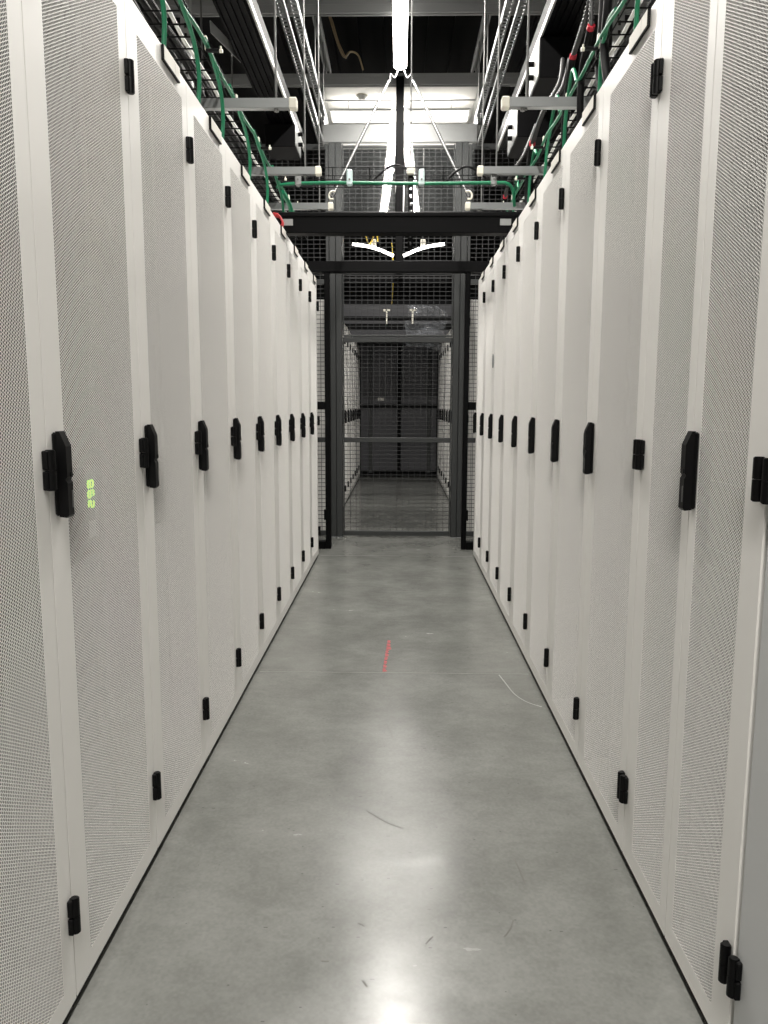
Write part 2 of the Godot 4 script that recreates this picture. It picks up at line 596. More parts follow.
func add_door(t: Node3D, kind: String, x: float, w: float, left: float, right: float, handle_x: float, hinge_x: float, holder: bool, mirrored := false):
	if not meshes.has(kind + "_frame"):
		meshes[kind + "_frame"] = door_frame(w, left, right)
		meshes[kind + "_lining"] = door_lining(w, left, right)
		meshes[kind + "_sheet"] = perforated(w - left - right + 0.012, DOOR_HI - DOOR_LO - 0.13 + 0.012)
	var door := put("door", meshes[kind + "_frame"], M.rack_white, t)
	door.position.x = x
	var sheet := put("perforated_sheet", meshes[kind + "_sheet"], M.sheet_white, door)
	sheet.position = Vector3(left - 0.006, DOOR_LO + 0.055 - 0.006, -0.0003)
	var lining := put("inner_frame", meshes[kind + "_lining"], M.rack_black, door)
	lining.position.z = -0.0014
	for y in [0.242, 1.243, 2.243]:
		var hg := put("hinge", meshes.hinge, M.handle_black, door)
		hg.position = Vector3(hinge_x, y, 0)
		if mirrored: hg.rotation.z = PI
	if handle_x > 0.0:
		var hd := put("handle", meshes.handle, M.handle_black, door)
		hd.position = Vector3(handle_x, 1.230, 0)
		var lt := put("latch", meshes.latch, M.latch_grey, door)
		lt.position = hd.position
	if holder:
		var ho := put("label_holder", meshes.holder, M.handle_black, door)
		ho.position = Vector3(0.318, 2.421, 0)
		var cd := put("label_card", meshes.card, M.card, door)
		cd.position = ho.position

func rack_body(w: float) -> Array:
	# [shell, plinth, equipment, rail]
	var g := 0.002
	var deep := -1.07
	var f := -0.034
	var st := begin()
	cbox(st, Vector3(g, 0.03, deep), Vector3(0.022, TOP - 0.004, f), 0.002)
	cbox(st, Vector3(w - 0.022, 0.03, deep), Vector3(w - g, TOP - 0.004, f), 0.002)
	cbox(st, Vector3(0.02, TOP - 0.03, deep), Vector3(w - 0.02, TOP - 0.004, f), 0.002)
	cbox(st, Vector3(0.02, 0.03, deep), Vector3(w - 0.02, 0.06, f), 0.002)
	cbox(st, Vector3(0.02, 0.055, deep), Vector3(w - 0.02, TOP - 0.028, deep + 0.02), 0.002)
	var shell := st.commit()
	st = begin()
	box(st, Vector3(0.006, 0.0, deep + 0.03), Vector3(w - 0.006, 0.032, -0.012))
	var plinth := st.commit()
	st = begin()
	var rnd := RandomNumberGenerator.new(); rnd.seed = 3
	var y := 0.075
	while y < TOP - 0.06:
		var h: float = [0.0445, 0.089, 0.0445, 0.133][rnd.randi() % 4]
		h = minf(h, TOP - 0.04 - y)
		var zf := -0.115 - 0.03 * rnd.randf()
		box(st, Vector3(0.06, y + 0.001, -0.8), Vector3(w - 0.06, y + h - 0.001, zf))
		y += h
	var gear := st.commit()
	st = begin()
	# black inner lining and mounting rails
	box(st, Vector3(0.0225, 0.062, deep + 0.025), Vector3(0.0245, TOP - 0.032, f - 0.001))
	box(st, Vector3(w - 0.0245, 0.062, deep + 0.025), Vector3(w - 0.0225, TOP - 0.032, f - 0.001))
	box(st, Vector3(0.0225, 0.0605, deep + 0.025), Vector3(w - 0.0225, 0.0625, f - 0.001))
	box(st, Vector3(0.0225, TOP - 0.0325, deep + 0.025), Vector3(w - 0.0225, TOP - 0.0305, f - 0.001))
	box(st, Vector3(0.024, 0.06, -0.15), Vector3(0.058, TOP - 0.03, -0.11))
	box(st, Vector3(w - 0.058, 0.06, -0.15), Vector3(w - 0.024, TOP - 0.03, -0.11))
	return [shell, plinth, gear, st.commit()]

func rack(label: String, group: String, at: Vector3, turn: float, wide := false, solid := false) -> Node3D:
	var t := thing("server_rack", label, "server rack", at, group, turn)
	var k := "wide" if wide else "body"
	if not meshes.has(k):
		meshes[k] = rack_body(WIDE_W if wide else RACK_W)
	var b: Array = meshes[k]
	put("cabinet", b[0], M.rack_white, t)
	put("plinth", b[1], M.rack_black, t)
	put("equipment", b[2], M.equipment, t)
	put("inner_lining", b[3], M.rack_black, t)
	if solid:
		# plain light grey door without holes
		var st := begin()
		cbox(st, Vector3(0.0022, DOOR_LO, -0.03), Vector3(WIDE_W - 0.0022, DOOR_HI, 0), 0.003)
		var door := part("door", st, M.door_grey, t)
		for y in [0.242, 1.243, 2.243]:
			var hg := put("hinge", meshes.hinge, M.handle_black, door)
			hg.position = Vector3(0.013, y, 0)
			hg.rotation.z = PI
	elif wide:
		var hw := WIDE_W / 2.0
		add_door(t, "half_hinged_left", 0.0, hw, 0.089, 0.046, -1.0, 0.013, false, true)
		add_door(t, "half_hinged_right", hw, hw, 0.046, 0.089, 0.024, hw - 0.013, false)
	else:
		add_door(t, "single", 0.0, RACK_W, 0.09, 0.062, 0.041, RACK_W - 0.010, true)
	return t

func build_racks():
	meshes.hinge = hinge_mesh()
	meshes.handle = handle_mesh()
	meshes.latch = latch_mesh()
	meshes.holder = holder_mesh()
	meshes.card = card_mesh()
	var nth := ["nearest", "second", "third", "fourth", "fifth", "sixth", "seventh", "eighth", "ninth", "tenth"]
	for k in 10:
		var label := "white perforated-door server rack, %s from the camera in the left row" % nth[k]
		if k == 0: label = "white server rack nearest on the left, cut off by the left picture edge"
		if k == 1: label = "white server rack on the left with green digits glowing behind its door"
		if k == 9: label = "last white server rack of the left row, beside the black portal post"
		rack(label, "server racks of the left row", V(XL, 0, ZL + RACK_W * (k - 1)), PI / 2)
	for k in range(-1, 8):
		var d := ZR + RACK_W * (k + 1)
		var label := "white perforated-door server rack, %s from the camera in the right row" % nth[k + 2]
		if k == -1:
			rack("wide white server rack on the right with a split double door", "server racks of the right row", V(XR, 0, ZR), -PI / 2, true)
			continue
		if k == 7: label = "last white server rack of the right row, beside the black portal post"
		rack(label, "server racks of the right row", V(XR, 0, d), -PI / 2)
	rack("server rack nearest on the right with a plain grey door, only its edge in view", "server racks of the right row", V(XR, 0, ZR - WIDE_W - 0.014), -PI / 2, true, true)

# ---------------------------------------------------------------- the cage at the end of the aisle
func wire_mesh(x0: float, x1: float, y0: float, y1: float, dx: float, dy: float, r: float) -> SurfaceTool:
	var st := begin()
	var nx := maxi(1, int(round((x1 - x0) / dx)))
	var ny := maxi(1, int(round((y1 - y0) / dy)))
	for i in range(1, nx):
		var x := lerpf(x0, x1, float(i) / nx)
		box(st, Vector3(x - r, y0, -r), Vector3(x + r, y1, r))
	for j in range(1, ny):
		var y := lerpf(y0, y1, float(j) / ny)
		box(st, Vector3(x0, y - r, r * 0.9), Vector3(x1, y + r, r * 2.9))
	return st

func cage_panel(called: String, label: String, category: String, x0: float, x1: float, y0: float, y1: float, rails: Array, d: float, group := "", stile := 0.03, rail := 0.05) -> Node3D:
	# a steel frame with welded wire between its rails
	var t := thing(called, label, category, V((x0 + x1) / 2, y0, d), group)
	var hw := (x1 - x0) / 2
	for s in [-1.0, 1.0]:
		var st := begin()
		var a: float = s * hw
		var b: float = s * (hw - stile)
		cbox(st, Vector3(minf(a, b), 0, -0.02), Vector3(maxf(a, b), y1 - y0, 0.02), 0.003)
		part("stile", st, M.cage_grey, t)
	var edges := []
	for y in rails:
		var st := begin()
		cbox(st, Vector3(-hw + stile, y - y0 - rail / 2, -0.018), Vector3(hw - stile, y - y0 + rail / 2, 0.018), 0.003)
		part("rail", st, M.cage_grey, t)
		edges.append(y - y0)
	for i in edges.size() - 1:
		var st := wire_mesh(-hw + stile, hw - stile, edges[i] + rail / 2, edges[i + 1] - rail / 2, 0.062, 0.043, 0.0022)
		var o := part("wire_mesh", st, M.wire, t)
		o.set_meta("kind", "stuff")
	return t

func build_cage():
	# posts of the cage wall
	for s in [[-0.712, -0.650, "left"], [-0.647, -0.585, "left"], [0.546, 0.607, "right"], [0.610, 0.672, "right"]]:
		var inner: bool = absf(s[0] + s[1]) < 1.25
		var t := thing("cage_post", "dark grey steel cage post, %s one on the %s of the mesh gate" % ["inner" if inner else "outer", s[2]], "post", V((s[0] + s[1]) / 2, 0, CAGE), "cage posts")
		var hw: float = (s[1] - s[0]) / 2
		var st := begin()
		cbox(st, Vector3(-hw, 0.008, -0.04), Vector3(hw, 3.95, 0.04), 0.004)
		part("shaft", st, M.cage_grey, t)
		st = begin()
		cbox(st, Vector3(-hw, 0, -0.05), Vector3(hw, 0.008, 0.07), 0.002)
		part("foot_plate", st, M.galvanised, t)
	cage_panel("cage_gate", "dark grey wire mesh gate closing the far end of the aisle", "gate", -0.58, 0.541, 0.012, 2.07, [0.04, 1.024, 2.045], CAGE, "", 0.012)
	cage_panel("mesh_screen", "wire mesh cage section above the gate", "mesh screen", -0.58, 0.541, 2.075, 3.94, [2.085, 3.92], CAGE, "", 0.012, 0.02)
	cage_panel("mesh_screen", "wire mesh cage section on the left beside the gate posts", "mesh screen", -1.95, -0.717, 0.012, 3.94, [0.04, 1.024, 2.62, 3.92], CAGE)
	cage_panel("mesh_screen", "wire mesh cage section on the right beside the gate posts", "mesh screen", 0.677, 1.95, 0.012, 3.94, [0.04, 1.024, 2.62, 3.92], CAGE)
	var st := begin()
	cbox(st, V(-0.775, 3.955, CAGE + 0.02), V(0.755, 4.125, CAGE - 0.03), 0.004)
	single("header_panel", st, M.header_panel, "pale grey metal header panel over the mesh cage", "panel")
	st = begin()
	cbox(st, V(-0.046, 2.70, CAGE - 0.14), V(0.03, 4.5, CAGE - 0.20), 0.004)
	single("centre_post", st, M.beam_black, "black vertical post hanging in the middle above the portal", "post")
	# clear panes either side of the middle post, not quite in line with each other
	for s in [-1.0, 1.0]:
		var t := thing("clear_pane", "clear hanging panel %s of the black middle post" % ("left" if s < 0 else "right"), "panel", V(0.0, 3.2, CAGE - 0.225), "clear panels above the portal", -s * deg_to_rad(1.5))
		t.position.x = -0.05 if s < 0 else 0.034
		st = begin()
		var w: float = 0.68
		var a := 0.0
		var b: float = s * w
		flat(st, [Vector3(a, 0, 0), Vector3(b, 0, 0), Vector3(b, 1.06, 0), Vector3(a, 1.06, 0)], Vector3.BACK)
		part("pane", st, M.clear_pane, t)
		st = begin()
		cbox(st, Vector3(minf(a, b), 1.06, -0.006), Vector3(maxf(a, b), 1.072, 0.006), 0.001)
		part("edge_trim", st, M.strut_steel, t)
	# black portal standing at the end of the rows
	var p := thing("portal_frame", "black steel portal frame at the end of the rack rows", "frame", V(-0.03, 0, 7.43))
	for s in [[-0.672, -0.622, -1.0], [0.638, 0.684, 1.0]]:
		st = begin()
		cbox(st, Vector3(s[0], 0.0, -0.04), Vector3(s[1], 2.60, 0.04), 0.004)
		part("post", st, M.beam_black, p)
		var ox: float = s[0] if s[2] < 0 else s[1]
		st = begin()
		cbox(st, Vector3(minf(ox, ox + s[2] * 0.5), 0.0, -0.045), Vector3(maxf(ox, ox + s[2] * 0.5), 0.075, 0.045), 0.004)
		part("foot", st, M.beam_black, p)
		st = begin()
		cbox(st, Vector3(minf(ox, ox + s[2] * 0.5), 1.34, -0.03), Vector3(maxf(ox, ox + s[2] * 0.5), 1.415, 0.03), 0.004)
		part("crossbar", st, M.beam_black, p)
		st = begin()
		cbox(st, Vector3(minf(ox, ox + s[2] * 0.018), 0.28, -0.02), Vector3(maxf(ox, ox + s[2] * 0.018), 0.38, 0.02), 0.003)
		part("hinge", st, M.handle_black, p)
	st = begin()
	cbox(st, Vector3(-0.83, 2.60, -0.05), Vector3(0.86, 2.697, 0.05), 0.004)
	part("header", st, M.beam_black, p)

# ---------------------------------------------------------------- overhead steel, busways, trays and cables
func channel(st: SurfaceTool, a: Vector3, b: Vector3, w: float, h: float, slots := true):
	# a channel open at the top, running along z from a to b, with slots in its bottom
	var z0 := minf(a.z, b.z)
	var z1 := maxf(a.z, b.z)
	var t := 0.003
	box(st, Vector3(a.x - w / 2, a.y, z0), Vector3(a.x - w / 2 + t, a.y + h, z1))
	box(st, Vector3(a.x + w / 2 - t, a.y, z0), Vector3(a.x + w / 2, a.y + h, z1))
	if not slots:
		box(st, Vector3(a.x - w / 2, a.y, z0), Vector3(a.x + w / 2, a.y + t, z1))
		return
	var e := w * 0.22
	box(st, Vector3(a.x - w / 2 + t, a.y, z0), Vector3(a.x - w / 2 + e, a.y + t, z1))
	box(st, Vector3(a.x + w / 2 - e, a.y, z0), Vector3(a.x + w / 2 - t, a.y + t, z1))
	var z := z0
	while z < z1 - 0.01:
		box(st, Vector3(a.x - w / 2 + e, a.y, z), Vector3(a.x + w / 2 - e, a.y + t, minf(z + 0.024, z1)))
		z += 0.05

func build_overhead():
	var st: SurfaceTool
	# ceiling grid of pale steel channels
	var rows := [7.98, 6.60, 5.22, 3.84]
	for i in rows.size():
		st = begin()
		var d: float = rows[i]
		box(st, V(-2.6, 4.50, d + 0.035), V(2.6, 4.54, d - 0.035))
		cbox(st, V(-2.6, 4.44, d + 0.03), V(2.6, 4.505, d + 0.012), 0.002)
		cbox(st, V(-2.6, 4.44, d - 0.012), V(2.6, 4.505, d - 0.03), 0.002)
		single("ceiling_channel", st, M.strut_steel, "grey steel ceiling channel across the aisle, %s from the cage" % ["first", "second", "third", "fourth"][i], "channel", "ceiling channels")
	for s in [-1.0, 1.0]:
		st = begin()
		var x: float = s * 0.705
		cbox(st, V(x - 0.03, 4.54, 8.02), V(x - 0.012, 4.595, 1.0), 0.002)
		cbox(st, V(x + 0.012, 4.54, 8.02), V(x + 0.03, 4.595, 1.0), 0.002)
		box(st, V(x - 0.03, 4.59, 8.02), V(x + 0.03, 4.60, 1.0))
		single("ceiling_channel", st, M.strut_steel, "grey steel ceiling channel running along the aisle on the %s" % ("left" if s < 0 else "right"), "channel", "ceiling channels")
	# slotted rails
	for s in [-1.0, 1.0]:
		for k in 2:
			st = begin()
			var x: float = s * ([0.687, 0.775][k])
			var e: float = [7.36, 8.03][k]
			channel(st, V(x, 3.9, 2.0), V(x, 3.9, e), 0.05, 0.045)
			single("slotted_rail", st, M.galvanised, "slotted steel rail high on the %s, %s of the pair" % ["left" if s < 0 else "right", ["inner", "outer"][k]], "rail", "slotted rails along the aisle")
	# busways: black ribbed ducts with a bright edge
	for s in [-1.0, 1.0]:
		var t := thing("busway", "black ribbed busway duct above the %s row of racks" % ("left" if s < 0 else "right"), "busway", V(s * 0.95, 3.6, 4.4), "busways")
		var z0 := -2.8
		var z1 := 2.6
		st = begin()
		box(st, Vector3(-0.1, 0.012, z0), Vector3(0.1, 0.13, z1))
		for k in 5:
			box(st, Vector3(-0.1 + 0.04 * k, 0.0, z0), Vector3(-0.1 + 0.04 * k + 0.014, 0.013, z1))
		part("duct", st, M.bus_black, t)
		st = begin()
		cbox(st, Vector3(-s * 0.1 - 0.007, -0.004, z0), Vector3(-s * 0.1 + 0.007, 0.03, z1), 0.002)
		part("bright_edge", st, M.bus_edge, t)
	# tap-off boxes under the busways
	for b in [[1.0, 5.05, 5.42, 3.36], [1.0, 5.92, 6.42, 3.30], [-1.0, 6.5, 6.85, 3.42]]:
		var s: float = b[0]
		var where: String = {5.05: "nearest on the right", 5.92: "farthest on the right", 6.5: "on the left"}[b[1]]
		var t := thing("tap_box", "black tap-off box under the busway, %s" % where, "electrical box", V(s * 0.96, b[3], (b[1] + b[2]) / 2), "tap-off boxes")
		var h: float = (b[2] - b[1]) / 2
		st = begin()
		cbox(st, Vector3(-0.12, 0, -h), Vector3(0.12, 3.594 - b[3], h), 0.004)
		part("box", st, M.bus_black, t)
		st = begin()
		cbox(st, Vector3(-s * 0.12 - 0.004, 0.015, -h + 0.01), Vector3(-s * 0.12 + 0.004, 3.585 - b[3], h - 0.01), 0.002)
		part("cover_plate", st, M.plate_grey, t)
		for k in 2:
			st = begin()
			rod(st, Vector3(-s * 0.124, 0.07 + 0.08 * k, 0.0), Vector3(-s * 0.16, 0.07 + 0.08 * k, 0.0), 0.016, 10)
			part("socket", st, M.bus_black, t)
	# strut arms with white end caps, and the rods that carry them
	var far_word := ["nearest", "middle", "farthest"]
	for s in [-1.0, 1.0]:
		var side := "left" if s < 0 else "right"
		for k in 3:
			var d: float = [3.72, 4.82, 5.66][k]
			var t := thing("strut_arm", "galvanised strut arm with white end cap, %s on the %s" % [far_word[k], side], "strut", V(0.459 if s > 0 else -0.475, [2.708, 2.733, 2.738][k], d), "strut arms above the racks")
			st = begin()
			box(st, Vector3(minf(s * 0.02, s * 0.72), 0.0, -0.02), Vector3(maxf(s * 0.02, s * 0.72), 0.004, 0.02))
			box(st, Vector3(minf(s * 0.02, s * 0.72), 0.0, 0.017), Vector3(maxf(s * 0.02, s * 0.72), 0.041, 0.0205))
			box(st, Vector3(minf(s * 0.02, s * 0.72), 0.0, -0.0205), Vector3(maxf(s * 0.02, s * 0.72), 0.041, -0.017))
			part("channel", st, M.galvanised, t)
			st = begin()
			cbox(st, Vector3(minf(-s * 0.006, s * 0.03), -0.004, -0.0245), Vector3(maxf(-s * 0.006, s * 0.03), 0.045, 0.0245), 0.005)
			part("end_cap", st, M.cap_white, t)
			st = begin()
			rod(st, Vector3(s * 0.09, -0.012, 0), Vector3(s * 0.09, 0.0, 0), 0.011, 6)
			part("nut", st, M.zinc_rod, t)
			for j in 2:
				st = begin()
				var x: float = s * ([0.565, 1.16][j])
				rod(st, V(x, 2.70, d), V(x, 4.56 if j == 0 else 4.3, d), 0.0055, 6)
				single("threaded_rod", st, M.zinc_rod, "threaded rod holding the %s end of the %s strut arm on the %s" % [["aisle", "wall"][j], far_word[k], side], "rod", "threaded rods")
	# rods between the grid and the slotted rails
	for s in [-1.0, 1.0]:
		var side := "left" if s < 0 else "right"
		for k in 3:
			st = begin()
			var d: float = [5.24, 6.62, 7.30][k]
			rod(st, V(s * 0.687, 3.90, d), V(s * 0.687, 4.60, d), 0.0055, 6)
			single("hanger_rod", st, M.zinc_rod, "hanger rod of the inner slotted rail on the %s, %s" % [side, far_word[k]], "rod", "hanger rods")
	# the upright slotted channel behind the left row
	for s in [-1.0, 1.0]:
		st = begin()
		for k in 2:
			box(st, V(s * 1.17 - 0.025 + 0.033 * k, 2.48, 4.5), V(s * 1.17 - 0.008 + 0.033 * k, 4.5, 4.495))
		var y := 2.48
		while y < 4.48:
			box(st, V(s * 1.17 - 0.008, y, 4.5), V(s * 1.17 + 0.008, y + 0.022, 4.495))
			y += 0.05
		box(st, V(s * 1.17 - 0.026, 2.48, 4.54), V(s * 1.17 - 0.023, 4.5, 4.495))
		box(st, V(s * 1.17 + 0.023, 2.48, 4.54), V(s * 1.17 + 0.026, 4.5, 4.495))
		single("upright_channel", st, M.strut_steel, "slotted upright channel standing behind the cable tray on the %s" % ("left" if s < 0 else "right"), "channel", "upright channels")
	st = begin()
	var pa := V(-1.08, 3.50, 4.70)
	var pb := V(-1.08, 3.76, 5.85)
	var ax := (pb - pa).normalized()
	prism(st, PackedVector2Array([Vector2(-0.003, -0.03), Vector2(0.003, -0.03), Vector2(0.003, 0.03), Vector2(-0.003, 0.03)]), Transform3D(Basis(Vector3(1, 0, 0), ax.cross(Vector3(1, 0, 0)), ax), pa), (pb - pa).length())
	single("brace_plate", st, M.strut_steel, "grey slanting brace plate beside the left busway", "brace")
	build_trays()
	build_cross()
	build_conduits()

func build_trays():
	var st: SurfaceTool
	var order := ["first", "second", "third", "fourth", "fifth", "sixth"]
	for s in [-1.0, 1.0]:
		var side := "left" if s < 0 else "right"
		# wire basket along the rack tops
		var t := thing("cable_tray", "black wire basket cable tray along the top of the %s row" % side, "cable tray", V(s * 0.93, 2.79, 4.6), "cable trays")
		var z0 := -2.3
		var z1 := 3.0
		for k in 6:
			st = begin()
			var x: float = [-0.13, -0.13, -0.05, 0.05, 0.13, 0.13][k]
			var y: float = [0.06, 0.0, 0.0, 0.0, 0.0, 0.06][k]
			rod(st, Vector3(x, y, z0), Vector3(x, y, z1), 0.0035, 6)
			part("wire_rail", st, M.tray_black, t)
		var z := z0
		while z < z1:
			st = begin()
			tube(st, [Vector3(-0.13, 0.065, z), Vector3(-0.13, -0.004, z), Vector3(0.13, -0.004, z), Vector3(0.13, 0.065, z)], 0.0035, 6)
			part("cross_wire", st, M.tray_black, t)
			z += 0.1
		# white cable bundle lying in the basket
		st = begin()
		var pts := []
		for i in 27:
			pts.append(V(s * (0.852 + 0.006 * sin(i * 1.7)), 2.803 + 0.002 * sin(i * 2.3), 1.7 + i * 0.195))
		tube(st, pts, 0.008, 8)
		single("cable_bundle", st, M.cable_white, "white cable lying in the %s wire basket" % side, "cable", "white cables in the baskets")
		st = begin()
		for j in 4:
			pts = []
			for i in 27:
				pts.append(V(s * (0.89 + 0.03 * j + 0.008 * sin(i * 1.1 + j)), 2.807 + 0.004 * sin(i * 1.9 + 2 * j), 1.7 + i * 0.195))
			tube(st, pts, 0.013, 6)
		single("cable_bundle", st, M.cable_black, "black cables lying in the %s wire basket" % side, "cable", "black cables in the baskets")
		# green earth conductor tied along the basket's front
		st = begin()
		pts = []
		for i in 20:
			pts.append(V(s * (0.788 + 0.004 * sin(i * 2.1)), 2.812 + 0.008 * sin(i * 1.3), 2.2 + i * 0.2))
		tube(st, smooth_path(pts, 3), 0.0075, 8)
		single("earth_cable", st, M.cable_green, "green earth cable tied along the front of the %s wire basket" % side, "cable", "green earth cables")
		# brackets that stick out of the basket
		for k in 6:
			var d: float = 2.75 + 0.6 * k
			var c := thing("tray_bracket", "small black bracket with white bolt on the %s basket, %s from the camera" % [side, order[k]], "bracket", V(s * 0.79, 2.80, d), "brackets along the wire baskets")
			st = begin()
			cbox(st, Vector3(minf(0, -s * 0.055), -0.006, -0.008), Vector3(maxf(0, -s * 0.055), 0.006, 0.008), 0.002)
			part("arm", st, M.tray_black, c)
			st = begin()
			rod(st, Vector3(-s * 0.055, -0.002, 0), Vector3(-s * 0.068, -0.002, 0), 0.008, 8)
			rod(st, Vector3(-s * 0.060, -0.002, 0), Vector3(-s * 0.060, 0.016, 0), 0.004, 6)
			part("bolt", st, M.cap_white, c)
			st = begin()
			cbox(st, Vector3(minf(s * 0.0, s * 0.01), 0.01, -0.03), Vector3(maxf(s * 0.0, s * 0.01), 0.065, -0.012), 0.003)
			part("tie", st, M.cap_white, c)
		# outlet boxes on the rack tops
		for k in 5:
			var d: float = 3.05 + 0.85 * k
			var ob := thing("outlet_box", "grey outlet box on the rack tops, %s side, %s from the camera" % [side, order[k]], "electrical box", V(s * 0.98, TOP, d), "outlet boxes on the rack tops")
			st = begin()
			cbox(st, Vector3(-0.05, 0, -0.06), Vector3(0.05, 0.15, 0.04), 0.004)
			part("box", st, M.tray_black, ob)
			for j in 2:
				st = begin()
				cbox(st, Vector3(-0.042, 0.015 + 0.066 * j, 0.04), Vector3(0.042, 0.07 + 0.066 * j, 0.044), 0.001)
				part("face_plate", st, M.plate_grey, ob)
	# green drops from the basket to the racks
	var nth := ["first", "second", "third", "fourth", "fifth", "sixth"]
	var left := [[2.55, 2.72], [2.92, 3.167], [3.415, 3.575], [3.869, 4.194], [4.457, 4.73], [5.086, 5.362]]
	for i in left.size():
		var a: float = left[i][0]
		var b: float = left[i][1]
		st = begin()
		tube(st, smooth_path([V(-0.786, 2.83, a - 0.1), V(-0.783, 2.80, a), V(-0.776, 2.73, lerpf(a, b, 0.7)), V(-0.776, 2.62, b), V(-0.79, TOP + 0.0, b)], 5), 0.0085, 8)
		single("earth_drop", st, M.cable_green, "green earth cable dropping to the left racks, %s from the camera" % nth[i], "cable", "green drops to the left racks")
	var right := [[2.70, 2.86, 2.81], [3.2, 3.34, 2.83], [3.835, 4.02, 2.91], [4.2, 4.52, 2.93], [4.85, 5.06, 2.87], [5.55, 5.74, 2.92]]
	for i in right.size():
		var a: float = right[i][0]
		var b: float = right[i][1]
		st = begin()
		tube(st, smooth_path([V(0.786, 2.82, a - 0.12), V(0.79, right[i][2], a), V(0.795, 2.77, lerpf(a, b, 0.75)), V(0.80, 2.65, b), V(0.80, TOP, b)], 5), 0.0085, 8)
		single("earth_drop", st, M.cable_green, "green earth cable dropping to the right racks, %s from the camera" % nth[i], "cable", "green drops to the right racks")
	st = begin()
	tube(st, smooth_path([V(-0.79, 2.79, 5.4), V(-0.76, 2.74, 5.55), V(-0.755, 2.66, 5.6), V(-0.765, 2.58, 5.58)], 5), 0.016, 8)
	single("earth_tail", st, M.cable_green, "short tied bundle of green cable hanging at the end of the left basket", "cable")
	st = begin()
	tube(st, smooth_path([V(-0.83, TOP + 0.13, 2.3), V(-0.79, TOP + 0.07, 2.45), V(-0.785, TOP + 0.03, 2.62), V(-0.80, TOP + 0.014, 2.72), V(-0.9, TOP + 0.014, 2.75)], 6), 0.013, 8)
	single("drooping_cable", st, M.cable_black, "black cord looping down onto the near left rack top", "cable")
	# red leads coiled on the left rack tops
	st = begin()
	var pts := []
	for i in 40:
		var a := i * 0.55
		pts.append(V(-0.79 + 0.045 * cos(a), TOP + 0.055 + 0.045 * sin(a), 5.05 + 0.004 * i))
	tube(st, pts, 0.0055, 6)
	single("red_lead", st, M.cable_red, "coil of red lead on top of the left racks by the black beam", "cable")

